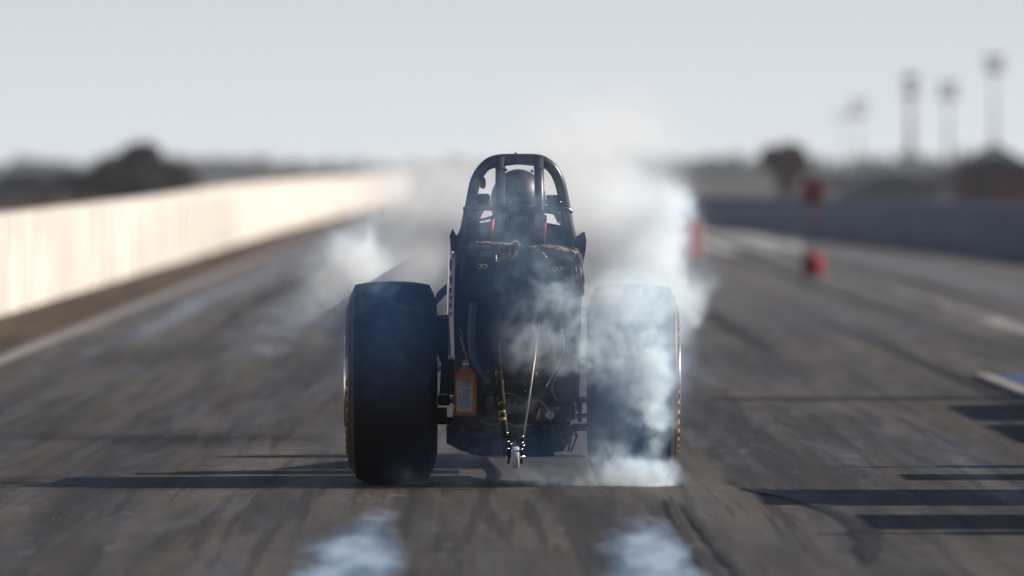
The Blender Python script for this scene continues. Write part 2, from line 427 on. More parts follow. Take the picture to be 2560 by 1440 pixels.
# shed
p = W(2482,430,430); p.z=.20
t = empty('shed', p); t.scale=(.95,.95,1.02); tag(t,'small shed with navy gable roof and dark red walls behind the right wall','shed')
MB().box((0,0,.60),(3.0,2.6,1.4)).build('wall',M['redwall'],t)
MB().prism([(-1.85,-1.6,1.15),(0.05,-1.6,2.1),(1.8,-1.6,1.15),(1.8,-1.6,1.3),(0.05,-1.6,2.25),(-1.85,-1.6,1.3)],(0,3.2,0)).build('roof',M['navy'],t)
MB().prism([(-1.5,-1.31,1.25),(.05,-1.31,1.95),(1.5,-1.31,1.25)],(0,.1,0)).build('gable',M['navy'],t)
MB().box((-.6,-1.33,.5),(.7,.06,1.0)).build('door',M['darkplate'],t)
p = W(2090,448,520); t=empty('crate', (p.x,p.y,0)); tag(t,'small orange crate stack glowing above the right wall','crate')
MB().box((0,0,.55),(.8,.5,1.1),bevel=.03).build('crate_body',M['orange'],t)
MB().box((0,0,1.125),(.86,.56,.05),bevel=.02).build('lid',M['conefade'],t)
# white board with a red top, above the left wall
p = W(822,430,560); t=empty('sign_board',(p.x,p.y,0)); tag(t,'white sign board with a red edge at the far end of the left wall','sign')
MB().box((0,0,.85),(1.5,.08,1.2),bevel=.01).build('board',M['whitepaint'],t)
MB().box((.95,0,1.1),(.38,.10,.8),bevel=.01).build('side_board',M['conefade'],t)
for s_ in (-.6,.6): MB().tube([(s_,.06,0),(s_,.06,1.4)],.04).build('post',M['galv'],t)

# cars parked far off behind both walls
def far_car(px, d, m, label):
    g=W(px,430,d); t=empty('parked_car',(g.x,g.y,0),random.uniform(1.2,1.9)); tag(t,label,'car','cars parked behind the walls')
    MB().prism([(-.85,-2.1,.32),(-.85,2.1,.32),(-.85,2.1,.72),(-.85,1.1,.88),(-.85,-1.5,.9),(-.85,-2.1,.8)],(1.7,0,0)).build('body',m,t)
    MB().prism([(-.74,1.0,.882),(-.74,.4,1.38),(-.74,-1.0,1.42),(-.74,-1.6,.902)],(1.48,0,0)).build('cabin',M['darkglass'],t)
    for sx in (-.78,.78):
        for sy in (-1.35,1.35):
            w=MB().lathe([(-.09,.18),(-.1,.30),(-.07,.32),(.07,.32),(.1,.30),(.09,.18)],(sx,sy,.32),'X',20,closed=True).build('wheel',M['rubber'],t)
            MB().lathe([(-.06,.03),(-.06,.19),(.06,.19),(.06,.03)],(sx,sy,.32),'X',16).build('rim',M['steel'],w)
M['cardark']=mat('dark_car_paint',(.02,.022,.028),.35,scale=3,coat=.5); M['cargrey']=mat('grey_car_paint',(.16,.16,.16),.35,scale=3,coat=.5); M['carred']=mat('red_car_paint',(.18,.02,.02),.35,scale=3,coat=.5)
far_car(2205,455,M['cardark'],'dark car parked behind the right wall, just left of the thick mast')
far_car(2350,470,M['cargrey'],'grey car parked behind the right wall, between the thick mast and the shed')
far_car(2112,520,M['carred'],'dull red car parked behind the right wall beside the orange crate')
far_car(30,430,M['cargrey'],'grey car parked behind the white wall at the far left edge')
far_car(150,470,M['cardark'],'dark car parked behind the white wall, left of the domed tree')

# floodlight masts
def mast(px, top, d, r, label, heads):
    base = W(px,430,d); base.z=0; h = EYE+(430-top)/FPX*d
    t = empty('floodlight_mast', base); tag(t,label,'light mast','floodlight masts behind the right wall')
    MB().tube([(0,0,-.05),(0,0,h*.5),(0,0,h)],[r,r*.85,r*.6],10).build('pole',M['galv'],t)
    mb = MB()
    for (x,z) in heads: mb.tube([(-abs(x)-.3,0,h+z),(abs(x)+.3,0,h+z)],.06,8)
    mb.build('crossarm',M['galv'],t)
    for (x,z) in heads:
        for s_ in (-1,1):
            MB().lathe([(-.22,.12),(-.18,.24),(.1,.34),(.16,.34)],(s_*max(x,.35),-.2,h+z),'Y',12).build('lamp_head',M['lampglass'],t)
    return t
mast(2278,185,900,.34,'thick grey floodlight mast, the darkest of the row',[(.42,-.3),(.36,-1.5)])
mast(2372,205,960,.22,'thin floodlight mast right of the thick one',[(.5,-.2),(.5,-1.1)])
mast(2486,140,900,.20,'tallest floodlight mast, near the right edge',[(.5,-.2),(.4,-1.0)])
mast(2148,250,1100,.12,'short faint floodlight mast left of the thick one',[(.5,-.2),(.5,-1.2)])
mast(2108,285,1250,.10,'faintest and leftmost floodlight mast',[(.5,-.2)])

# ------------------------------------------------------------------ the dragster
car = empty('dragster',(CAR_X,CAR_Y,0)); tag(car,'black front-engined dragster seen from behind, doing a smoky burnout','dragster')
def P(mb,name,m,parent=None): return mb.build(name,M[m] if isinstance(m,str) else m,parent or car)
# rear wheels
def rear_wheel(xc, Rr, side, label):
    hw=.170
    rim = MB().lathe([(-.15*side,.215),(-.15*side,.20),(-.05*side,.19),(.05*side,.18),(.12*side,.16),(.13*side,.06),(.16*side,.05),(.165*side,.01)],(xc,0,Rr),'X',40).build('wheel',M['alu'],car)
    rim['label']=label
    prof=[(-.165,.205),(-.19,.23),(-.206,.30),(-.203,.345),(-.190,.40),(-.1735,Rr-.026),(-.171,Rr-.0175),(-.168,Rr-.0155),(-.12,Rr-.007),(-.06,Rr-.0015),(0,Rr),(.06,Rr-.0015),(.12,Rr-.007),(.168,Rr-.0155),(.171,Rr-.0175),(.1735,Rr-.026),(.190,.40),(.203,.345),(.206,.30),(.19,.23),(.165,.205)]
    ty = MB().lathe(prof,(xc,0,Rr),'X',96)
    for v in ty.bm.verts:                       # flat where it meets the track, bulging just above
        if v.co.z < .012: v.co.z = .0
        if v.co.z < .10: v.co.x = xc+(v.co.x-xc)*(1-.06*(.1-v.co.z)/.1)
    ty.build('tyre',M['rubber'],rim)
    # wrinkle-wall rings and lettering on the outer sidewall
    xs = xc+side*.2085
    MB().lathe([(side*.188,.225),(side*.2075,.29),(side*.2085,.31),(side*.2045,.347),(side*.1935,.395),(side*.19,.395),(side*.19,.30)],(xc,0,Rr),'X',72,closed=True).build('sidewall_ring',M['sidewall'],rim)
    mb = MB()
    for k in range(44):
        if k%11 in (9,10): continue
        th = 2*math.pi*k/44
        c = Vector((xs,math.cos(th)*.325,Rr+math.sin(th)*.325))
        mb.box(c,(.006,.026,.05),rot=(th-math.pi/2,0,0))
    mb.build('lettering',M['yellow'],rim)
    MB().lathe([(0,.212),(.012*side,.216),(.024*side,.205),(.02*side,.18),(0,.17)],(xc+side*.196,0,Rr),'X',48).build('rim_lip',M['alu'],rim)
    mb=MB()
    for k in range(10):
        th=2*math.pi*k/10; mb.tube([(xc+side*.12,math.cos(th)*.11,Rr+math.sin(th)*.11),(xc+side*.15,math.cos(th)*.11,Rr+math.sin(th)*.11)],.009,6)
    mb.build('wheel_nut',M['steel'],rim)
    return rim
xl=L(981,955).x; xr=L(1581,955).x
rear_wheel(xl,.4605,-1,'left rear slick, dark in its own shade')
rear_wheel(xr,.4545,1,'right rear slick, buried in smoke')
# axle, diff, brakes
def pl(pts,dy): return [L(x,y,dy) for x,y in pts]
ax = P(MB().tube([L(1085,1052,0),L(1140,1052,0)],.017).tube([L(1430,1068,0),L(1475,1068,0)],.017).tube([L(1440,1039,.02),L(1475,1039,.02)],.010),'rear_axle','blackmetal')
P(MB().box(L(1110,1000,.0),(.055,.08,.05),bevel=.008).box(L(1104,1035,.02),(.05,.07,.06),bevel=.008),'brake_caliper','blackmetal',ax)
mb=MB()
for (x,y,h) in ((1093,988,30),(1122,990,34),(1133,1000,26),(1092,1035,20),(1134,1040,20)): mb.tube([L(x,y-h/2,-.06),L(x,y+h/2,-.06)],.0025,6)
P(mb,'brake_line','steel',ax)
P(MB().lathe([(-.09,.02),(-.085,.10),(-.04,.145),(.04,.145),(.085,.10),(.09,.02)],L(1285,1060,.02),'Y',28),'differential','castgrey',ax)
mb=MB()
for k in range(10):
    th=2*math.pi*k/10; mb.ball(L(1285,1060,-.06)+Vector((math.cos(th)*.12,0,math.sin(th)*.12)),.007,8,6)
P(mb,'cover_bolt','steel',ax)
# lower castings: gearbox case on the left, plates on the right
P(MB().prism(pl([(1116,1065),(1150,1056),(1245,1056),(1256,1080),(1256,1138),(1200,1140),(1150,1126),(1116,1108)],-.12),(0,.5,0)),'gearbox_case','blackmetal')
P(MB().prism(pl([(1256,1062),(1385,1072),(1385,1141),(1300,1142),(1256,1140)],.05),(0,.4,0)),'under_tray','darkplate')
P(MB().prism(pl([(1378,1075),(1432,1062),(1428,1102),(1405,1128),(1378,1132)],.02),(0,.06,0)),'mounting_plate','darkplate')
mb=MB().tube([L(1378,1087,.0),L(1432,1087,.0)],.003,6).tube([L(1378,1097,.0),L(1420,1097,.0)],.003,6).tube([L(1409,1084,-.01),L(1409,1128,-.01)],.004,6)
P(mb,'brace_rod','steel')
P(MB().tube([L(1444,1085,.05),L(1427,1130,.05)],[.006,.004],8).tube([L(1432,1075,.03),L(1420,1130,.03)],.004,8),'link_rod','tubeblack')
mb=MB(); 
for (x,y) in ((1180,1065),(1180,1090),(1382,1072),(1438,1083)): mb.tube([L(x,y-7,-.14),L(x,y+7,-.14)],.0075,8)
P(mb,'drain_plug','steel')
# tub: rear bulkhead with a real depth, narrowing ahead
def tub():
    rear = [(1136,598),(1160,560),(1225,556),(1362,556),(1415,566),(1438,600),(1444,700),(1440,860),(1438,980),(1426,1062),(1250,1078),(1128,1062),(1138,1000),(1136,860),(1132,700)]
    mid = [L(x,y,.55) for x,y in rear]; r0=[L(x,y,-.30) for x,y in rear]
    mb = MB(); c = Vector((0,0,.7))
    fr = []
    for q in mid: fr.append(Vector((q.x*.85,1.3,.25+(q.z-.2)*.55)))
    mb.loft([r0,mid,fr]); return mb
P(tub(),'body_tub','blackmetal')
# lower cluster of parts on the rear face
P(MB().box(L(1400,1035,-.36),(.10,.10,.085),bevel=.008).box(L(1425,1030,-.34),(.05,.08,.07),bevel=.006).box(L(1385,1066,-.33),(.12,.05,.02)),'fuel_pump','blackmetal')
P(MB().lathe([(-.02,.012),(-.02,.019),(.01,.019),(.01,.006)],L(1375,1038,-.42),'Y',24,closed=True),'pump_ring','steel')
P(MB().lathe([(-.01,.004),(-.01,.008),(.01,.008),(.01,.004)],L(1375,1038,-.43),'Y',16,closed=True),'pump_ring','steel')
P(MB().box(L(1448,1015,-.2),(.028,.05,.05),bevel=.005).tube([L(1440,1000,-.2),L(1452,1012,-.2),L(1448,1040,-.2)],.007,8).tube([L(1452,1000,-.2),L(1446,1050,-.2)],.005,8).ball(L(1450,1050,-.22),.011),'shift_linkage','blackmetal')
P(MB().tube([L(1350,1020,-.40),L(1342,1050,-.40)],.009,10).tube([L(1341,928,-.40),L(1341,944,-.40)],.006,10),'fitting','copper')
P(MB().tube([L(1340,928,-.42),L(1341,942,-.42)],.005,8).ball(L(1313,978,-.42),.004,8,6).ball(L(1363,900,-.42),.004,8,6).ball(L(1213,930,-.42),.004,8,6),'stud','alu')
P(MB().tube([L(1345,942,-.40),L(1344,1000,-.40)],.004,8).box(L(1300,958,-.33),(.17,.03,.02)).box(L(1300,1000,-.33),(.2,.03,.03)).box(L(1225,1010,-.33),(.05,.04,.12),bevel=.006),'bracket','darkplate')
P(MB().lathe([(-.05,.01),(-.05,.030),(.05,.030),(.055,.024),(.06,.010)],L(1224,1018,-.40),'Z',20),'catch_can','castgrey')
P(MB().box(L(1302,1020,-.38),(.12,.09,.075),bevel=.006),'battery_box','blackmetal')
P(MB().box(L(1302,1001,-.39),(.125,.10,.012),bevel=.003),'battery_strap','castgrey')
for pts_ in (((1330,1010),(1345,1000),(1360,1012),(1375,1030)),((1240,1000),(1265,985),(1290,990),(1302,1000)),((1392,1000),(1380,975),(1390,940),(1412,915)),((1200,1050),(1225,1062),(1262,1058),(1290,1066),(1330,1062))):
    P(MB().tube(smooth_pts([L(x,y,-.42) for x,y in pts_],5),.0055,8),'braided_hose','dullsteel')
for (x,y,r_) in ((1155,1075,.005),(1235,1072,.005),(1160,1115,.005),(1240,1125,.005),(1300,1085,.004),(1330,1120,.004),(1370,1080,.004),(1395,1020,.004),(1420,1050,.004),(1288,1008,.004),(1316,1008,.004)):
    P(MB().lathe([(-.006,.001),(-.006,r_),(.004,r_),(.006,r_*1.6)],L(x,y,-.425 if y<1062 else (-.125 if x<1256 else .045)),'Y',8),'hex_bolt','steel')
P(MB().tube([L(1262,1095,-.05),L(1262,1128,-.05),L(1300,1136,-.05)],.006,8),'breather_tube','dullsteel')
P(MB().box(L(1195,1128,-.14),(.07,.06,.03),bevel=.004),'skid_block','castgrey')
P(MB().lathe([(-.05,.012),(-.05,.034),(.05,.034),(.05,.012)],L(1200,1088,-.16),'X',20),'starter_motor','castgrey')
P(MB().box(L(1410,905,-.32),(.11,.04,.13),bevel=.006),'ignition_box','darkplate')
P(MB().prism(pl([(1255,880),(1335,880),(1328,930),(1262,930)],-.31),(0,.02,0)),'access_plate','darkplate')
# side panels with pointed rear shoulders
def side_panel(s):
    mb=MB()
    if s<0: X=lambda px,dy: L(px,900,dy).x
    pts=[]
    if s<0:
        ring=lambda dy,dx: [(L(1130+dx,575,dy)),(L(1123+dx,650,dy)),(L(1120+dx,800,dy)),(L(1124+dx,890,dy)),(L(1132+dx,890,dy)),(L(1130+dx,800,dy)),(L(1134+dx,650,dy))]
        mb.loft([ring(-.42,4),ring(.3,-2),ring(1.2,6)])
    else:
        ring=lambda dy,dx: [(L(1459+dx,582,dy)),(L(1457+dx,650,dy)),(L(1453+dx,800,dy)),(L(1448+dx,1000,dy)),(L(1442+dx,1000,dy)),(L(1444+dx,800,dy)),(L(1447+dx,650,dy))]
        mb.loft([ring(-.42,0),ring(.3,0),ring(1.2,-12)])
    o=P(mb,'body_panel','panel' if s<0 else 'darkplate'); return o
pL=side_panel(-1); pL['label']='cream left side panel with dark letters'; pR=side_panel(1)
mb=MB()
for i,(y,h) in enumerate(((662,26),(700,20),(726,12),(744,10),(764,12),(785,8))):
    mb.box(L(1126.5,y,-.428),(.010,.006,h/547),bevel=0)
P(mb,'panel_graphic','panelred',pL)
P(MB().prism(pl([(1131,571),(1124,590),(1126,612),(1133,648),(1139,612),(1142,590)],-.46),(0,.035,0)),'shoulder_fin','blackmetal')
P(MB().prism(pl([(1461,578),(1466,600),(1464,625),(1458,660),(1449,640),(1442,606),(1441,592)],-.46),(0,.035,0)),'shoulder_fin','blackmetal')
P(MB().tube([L(1132,628,-.48),L(1132,640,-.48)],.003,6).ball(L(1132,655,-.48),.003,8,6),'latch','alu')
# blue strut and reddish bars at the left, small bars at the right
P(MB().prism(pl([(1117,708),(1117,735),(1085,768),(1084,752),(1094,730)],.1),(0,.03,0)),'side_strut','bluewing')
P(MB().tube([L(1088,792,.05),L(1124,790,.05)],.007,8),'cross_rod','panelred')
P(MB().prism(pl([(1092,795),(1121,795),(1121,900),(1100,905),(1092,880)],.12),(0,.02,0)),'heat_shield','darkplate')
P(MB().prism(pl([(1104,900),(1136,900),(1136,985),(1098,985)],.04),(0,.25,0)),'rear_arm','blackmetal')
P(MB().tube([L(1455,768,.0),L(1478,780,.0)],.006,8).tube([L(1455,790,.0),L(1480,788,.0)],.004,8),'cross_rod','steel')
# ---- roll cage
TC=-.30
rt_=.0250
hoop=[(1140,660),(1158,592),(1170,548),(1181,486),(1190,450),(1206,423),(1226,406),(1252,399),(1297,398),(1342,399),(1364,407),(1384,425),(1398,452),(1407,486),(1418,548),(1430,600),(1441,660)]
cage=P(MB().tube(smooth_pts([L(x,y,TC) for x,y in hoop],6),rt_,14),'roll_cage','tubeblack')
P(MB().tube([L(1251,393,TC-.012),L(1250,520,TC-.05),L(1243,640,TC-.10)],.0225,14),'cage_upright','tubeblack',cage)
P(MB().tube([L(1347,393,TC-.012),L(1349,520,TC-.05),L(1353,640,TC-.10)],.0225,14),'cage_upright','tubeblack',cage)
P(MB().tube(smooth_pts([L(x,y,TC+.35) for x,y in ((1432,600),(1410,500),(1392,445),(1362,415),(1300,405))],6),.012,10).tube(smooth_pts([L(x,y,TC+.35) for x,y in ((1150,600),(1172,500),(1190,450),(1225,418),(1300,405))],6),.010,10),'front_hoop','tubeblack',cage)
P(MB().tube(smooth_pts([L(1160,524,TC),L(1195,519,TC-.02),L(1240,521,TC-.03)],4),.0135,12).tube([L(1240,524,TC-.01),L(1355,524,TC-.01)],.019,12).tube(smooth_pts([L(1350,521,TC-.03),L(1400,521,TC-.02),L(1417,523,TC-.01),L(1428,532,TC)],4),.0135,12),'crossbar','tubeblack',cage)
P(MB().prism(pl([(1160,520),(1215,520),(1205,536),(1198,552),(1186,562),(1163,566),(1152,560)],TC+.02),(0,.02,0)),'gusset','tubeblack',cage)
P(MB().prism(pl([(1365,528),(1428,522),(1434,560),(1410,562),(1393,556),(1386,540),(1378,531)],TC+.02),(0,.02,0)),'gusset','tubeblack',cage)
P(MB().box(L(1206,503,TC+.02),(.072,.07,.068),bevel=.012),'head_pad','blackmetal',cage)
P(MB().lathe([(-.026,.026),(-.022,.028),(.026,.034),(.03,.033),(.03,.02)],L(1384,504,TC),'Z',24),'catch_cup','castgrey',cage)
P(MB().box(L(1384,505,TC-.04),(.075,.02,.022),bevel=.003).tube([L(1409,490,TC-.02),L(1418,515,TC-.02)],.0025,6),'cup_bracket','blackmetal',cage)
mb=MB()
for (x,y) in ((1190,503),(1166,518),(1277,508),(1401,505),(1178,541),(1398,558)): mb.ball(L(x,y,TC-.06),.0042,8,6)
P(mb,'cage_bolt','alu',cage)
mb=MB()
for (x,y) in ((1251,420),(1347,420),(1251,475),(1349,478)):
    mb.lathe([(-.002,.0225),(-.002,.0245),(.002,.0245),(.002,.0225)],L(x,y,TC-.03),'Z',20,closed=True)
for (x,y) in ((1265,425),(1330,428)): mb.box(L(x,y,TC-.03),(.012,.014,.012),bevel=.002)
P(mb,'tube_clamp','blackmetal',cage)
P(MB().tube([L(1289,392,TC),L(1289,384,TC)],.003,8).ball(L(1289,383.5,TC),.0055,10,8).box(L(1307,387,TC),(.012,.01,.006)),'top_stud','blackmetal',cage)
P(MB().lathe([(-.027,.004),(-.024,.011),(-.012,.0135),(.010,.0135),(.022,.010),(.026,.004)],L(1207,457,TC-.04),'Z',16).tube([L(1204,441,TC-.03),L(1206,446,TC-.04)],.004,8).box(L(1204,441,TC-.02),(.012,.03,.006)),'hanging_bottle','blackmetal',cage)
P(MB().tube([L(1188,500,TC+.1),L(1190,560,TC+.1),L(1185,640,TC+.1)],.018,10).tube([L(1408,540,TC+.1),L(1412,640,TC+.1)],.016,10),'inner_upright','tubeblack',cage)
# seat back, HANS collar and logo
seat=P(MB().prism(pl([(1236,530),(1260,520),(1335,520),(1352,535),(1364,570),(1372,640),(1210,640),(1222,575)],-.16),(0,.10,0)),'seat_back','fabric')
def text(s, size, m, name, parent, loc, bevel=.0004, spacing=1.0):
    cu = bpy.data.curves.new(name,'FONT'); cu.body=s; cu.size=size; cu.extrude=bevel; cu.align_x='CENTER'; cu.align_y='CENTER'; cu.space_character=spacing
    o = bpy.data.objects.new('tmp',cu); C.objects.link(o)
    me = bpy.data.meshes.new_from_object(o.evaluated_get(bpy.context.evaluated_depsgraph_get())); bpy.data.objects.remove(o)
    me.materials.clear(); me.materials.append(m); q = bpy.data.objects.new(name,me); C.objects.link(q); q.parent=parent; q.location=loc; q.rotation_euler=(R(90),0,0)
    return q
M['logored']=mat('faded_red_thread',(.30,.06,.07),.8,scale=60)
M['logogrey']=mat('grey_thread',(.16,.18,.22),.8,scale=60)
text('hans',.052,M['logogrey'],'logo',seat,L(1294,551,-.166),.0010,1.1)
text('hans',.049,M['logored'],'logo',seat,L(1294,551,-.172),.0010,1.13)
P(MB().box(L(1294,566,-.166),(.125,.003,.004)).box(L(1278,567,-.168),(.016,.003,.02)),'logo_underline',M['logored'],seat)
for pts in ([(1231,545),(1229,585),(1226,628)],[(1362,538),(1361,575),(1357,612)]):
    mb=MB(); rr=[L(x,y,-.40) for x,y in pts]
    rings=[[p+Vector((-.0095*(1-.3*i/2),0,0)),p+Vector((.0095*(1-.3*i/2),0,0)),p+Vector((.0095*(1-.3*i/2),.004,0)),p+Vector((-.0095*(1-.3*i/2),.004,0))] for i,p in enumerate(rr)]
    mb.loft(rings); P(mb,'safety_strap','red')
P(MB().tube(smooth_pts([L(x,y,-.40) for x,y in ((1166,560),(1190,552),(1222,545),(1250,533),(1285,526),(1330,526),(1372,531),(1400,534))],6),.0065,8),'cable','blue')
P(MB().tube(smooth_pts([L(x,y,-.38) for x,y in ((1165,572),(1195,562),(1228,556))],6),.006,8).tube([L(1203,563,-.3),L(1203,590,-.3)],.004,6),'thin_cable','blackmetal')
P(MB().box(L(1200,592,-.2),(.10,.1,.05),rot=(0,.1,0),bevel=.012).box(L(1375,590,-.2),(.05,.1,.05),bevel=.015),'shoulder_pad','fabric')
# ---- parachute packs (soft lumpy boxes)
def pack(cx,cy,w,h,dep,dy,seed,name='parachute_pack',m='fabric',tilt=0,lump=.012,sub=14,taper=0):
    bm=bmesh.new(); c=L(cx,cy,dy)
    bmesh.ops.create_cube(bm,size=1.0); bmesh.ops.subdivide_edges(bm,edges=bm.edges[:],cuts=sub,use_grid_fill=True)
    for v in bm.verts:
        p=v.co*2
        q=Vector(((abs(p.x)**1)*math.copysign(1,p.x),p.y,p.z))
        l=(abs(p.x)**6+abs(p.y)**4+abs(p.z)**6)**(1/6); q=p/max(l,.6)*1.0
        q=Vector((q.x*w/2*(1+taper*q.z),q.y*dep/2,q.z*h/2))
        nn=mnoise.noise_vector((q+Vector((seed,0,0)))*14)*lump+mnoise.noise_vector((q+Vector((seed,3,0)))*38)*lump*.4
        q+=nn; v.co=q
    bmesh.ops.transform(bm,matrix=Matrix.Translation(c)@Matrix.Rotation(tilt,4,'Y'),verts=bm.verts)
    for f in bm.faces: f.smooth=True
    mb=MB(); mb.bm=bm; return P(mb,name,m)
kL=pack(1222,676,.255,.245,.22,-.50,1,tilt=-.03); kR=pack(1375,680,.285,.235,.22,-.52,5,tilt=.05)
kL['label']='left black parachute pack with crumpled tan flap'; kR['label']='right black parachute pack with tan side'
def cloth(pts_px, dy, m, name, parent, seed, amp=.012, puff=.03):
    # crumpled sheet over an outline given as rows of (x,y) points
    rows=[[L(x,y,dy) for x,y in r] for r in pts_px]; NU,NV=30,16
    def samp(u,v):
        a=v*(len(rows)-1); i=min(int(a),len(rows)-2); t=a-i
        def ev(r):
            b=u*(len(r)-1); j=min(int(b),len(r)-2); return r[j].lerp(r[j+1],b-j)
        return ev(rows[i]).lerp(ev(rows[i+1]),t)
    bm=bmesh.new(); grid=[]
    for j in range(NV+1):
        g=[]
        for i in range(NU+1):
            u,v=i/NU,j/NV; p=samp(u,v); e=math.sin(math.pi*v)*.7+.3
            fold=abs(mnoise.noise(Vector((u*7+seed,v*3,seed))))*amp*3
            p=p+Vector((mnoise.noise(p*30)*amp*.4,-puff*e-fold,mnoise.noise(p*22+Vector((seed,0,0)))*amp*.5)); g.append(bm.verts.new(p))
        grid.append(g)
    for j in range(NV):
        for i in range(NU):
            f=bm.faces.new((grid[j][i],grid[j][i+1],grid[j+1][i+1],grid[j+1][i])); f.smooth=True
    mb=MB(); mb.bm=bm; o=P(mb,name,m,parent)
    s_=o.modifiers.new('thick','SOLIDIFY'); s_.thickness=.003
    return o
cloth([[(1182,604),(1215,601),(1250,604),(1290,612)],[(1185,612),(1220,612),(1250,620),(1275,622)]],-.67,'tan','top_flap',kL,2,.010,.02)
cloth([[(1262,624),(1275,612),(1292,606)],[(1250,640),(1272,628),(1300,622)],[(1243,655),(1262,650),(1290,640)],[(1248,668),(1262,662),(1275,652)]],-.71,'tan','crumpled_flap',kL,7,.018,.02)
cloth([[(1320,615),(1370,612),(1420,620),(1445,628)],[(1330,622),(1370,622),(1415,634),(1432,650)]],-.69,'tan','top_flap',kR,4,.010,.02)
cloth([[(1418,632),(1440,622),(1454,640)],[(1426,655),(1442,655),(1459,670)],[(1430,695),(1446,700),(1460,715)],[(1436,722),(1450,730),(1459,742)]],-.67,'tan','side_flap',kR,9,.012,.02)
P(MB().prism(pl([(1330,715),(1400,720),(1448,705),(1459,737),(1420,752),(1380,760),(1335,750)],-.60),(0,.08,0)),'lower_flap','fabric',kR)
P(MB().box(L(1214,635,-.64),(.052,.004,.026),rot=(0,.05,0)),'care_label','greylabel',kL)
for (px,py,k) in ((1198.5,666,kL),(1211.5,666,kL),(1386,672,kR),(1399,672,kR)):
    P(MB().lathe([(-.002,.0068),(-.004,.009),(-.002,.0112),(.002,.0112),(.002,.0068)],L(px,py,-.655),'Y',24,closed=True),'grommet','gold',k)
P(MB().ball(L(1243,652,-.66),.009,10,8).ball(L(1241,640,-.66),.004,8,6).tube([L(1238,638,-.65),L(1243,650,-.66)],.003,6),'clip','alu',kL)
P(MB().tube(smooth_pts([L(x,y,-.67) for x,y in ((1262,628),(1272,613),(1285,605),(1294,601))],5),.006,8),'handle_loop','alu',kL)
P(MB().tube([L(1296,604,-.67),L(1294,640,-.67)],.0018,6).tube([L(1298,604,-.67),L(1310,622,-.67)],.0018,6),'pull_cord','tan',kL)
P(MB().box(L(1359,633,-.66),(.014,.006,.006),rot=(0,.7,0)).tube([L(1362,637,-.66),L(1368,645,-.66)],.002,6),'clip','alu',kR)
# ---- wheelie bar
wb=P(MB().tube([L(1245,850,-.45),L(1256,960,-.75),L(1268,1088,-1.05)],.0042,10).tube([L(1355,745,-.45),L(1336,900,-.75),L(1310,1090,-1.05)],.0048,10),'wheelie_bar','steel')
mb=MB().tube([L(1241,850,-.44),L(1251,960,-.74),L(1263,1088,-1.04)],.0155,10); P(mb,'bar_sleeve','blackmetal',wb)
for (x,y) in ((1251,935),(1255,958),(1258,1010),(1260,1032),(1261,1050)):
    t_=(y-850)/238; P(MB().tube([L(x-5,y-6,-.45-.6*t_-.006),L(x-4,y+6,-.45-.6*t_-.006)],.0165,10),'warning_tape','ringtape',wb)
P(MB().lathe([(-.0175,.012),(-.0175,.048),(-.013,.052),(.013,.052),(.0175,.048),(.0175,.012)],L(1288,1142,-1.08),'X',36),'wheelie_wheel','wheelwhite',wb)
P(MB().prism(pl([(1268,1090),(1277,1090),(1277,1120),(1274,1160),(1268,1160)],-1.10),(0,.05,0)),'fork_plate','blackmetal',wb)
P(MB().prism(pl([(1302,1090),(1309,1090),(1306,1160),(1300,1160),(1300,1120)],-1.10),(0,.05,0)),'fork_plate','blackmetal',wb)
mb=MB().tube([L(1266,1142,-1.075),L(1312,1142,-1.075)],.0045,8)
for (x,y) in ((1268,1082),(1270,1104),(1278,1110),(1270,1122),(1306,1092),(1305,1107),(1308,1114),(1304,1123),(1303,1143),(1268,1146)): mb.tube([L(x-2.6,y,-1.12),L(x+2.6,y,-1.12)],.0042,7)
P(mb,'fork_bolt','alu',wb)
P(MB().tube([L(1288,1118,-1.1),L(1287,1105,-1.1)],[.006,.0045],8),'spring_pin','copper',wb)
P(MB().tube([L(1262,1092,-1.02),L(1313,1092,-1.02)],.0035,8),'spreader','blackmetal',wb)
# ---- bottle, hose, chain
bc=L(1164,980,-.44)
btl=P(MB().lathe([(-.112,.004),(-.112,.040),(-.104,.050),(-.09,.0525),(.060,.0525),(.082,.047),(.102,.030),(.112,.018),(.118,.014)],bc,'Z',36),'recovery_bottle','orange')
P(MB().lathe([(.118,.016),(.122,.018),(.135,.018),(.137,.006)],bc,'Z',16).tube([bc+Vector((-.012,-.02,.14)),bc+Vector((.012,-.02,.146))],.004,6),'bottle_cap','steel',btl)
mb=MB(); NS=10
r0=[];ra=[math.radians(-90+(k/NS*2-1)*42-8) for k in range(NS+1)]
for z in (-.092,.040):
    r0.append([bc+Vector((math.cos(a)*.0532,math.sin(a)*.0532,z+(.010*(1-k/NS) if z>0 else .006*(1-k/NS)))) for k,a in enumerate(ra)])
va=[[mb.bm.verts.new(p) for p in r] for r in r0]
for k in range(NS): mb.bm.faces.new((va[0][k],va[0][k+1],va[1][k+1],va[1][k]))
P(mb,'bottle_label','label',btl)
mb=MB(); random.seed(4)
for j in range(15):
    z=.038-j*.0083; k=1
    while k<NS-1:
        n=random.choice([1,1,2,2,3]); k2=min(k+n,NS-.6)
        if random.random()<.88:
            hh=.0026 if j>1 else .0040
            for q in range(int(k*4),int(k2*4)):
                a=ra[0]+(ra[-1]-ra[0])*(q/4)/NS; a2=ra[0]+(ra[-1]-ra[0])*((q+1)/4)/NS; o_=(1-q/4/NS)*.008
                vs=[mb.bm.verts.new(bc+Vector((math.cos(x)*.0536,math.sin(x)*.0536,z+o_+dz))) for x,dz in ((a,0),(a2,0),(a2,-hh),(a,-hh))]; mb.bm.faces.new(vs)
        k=k2+.5
P(mb,'label_print','ink',btl)
P(MB().box(L(1172,1035,-.40),(.1,.02,.008)).tube([L(1120,985,-.40),L(1140,985,-.42)],.004,6),'bottle_bracket','blackmetal')
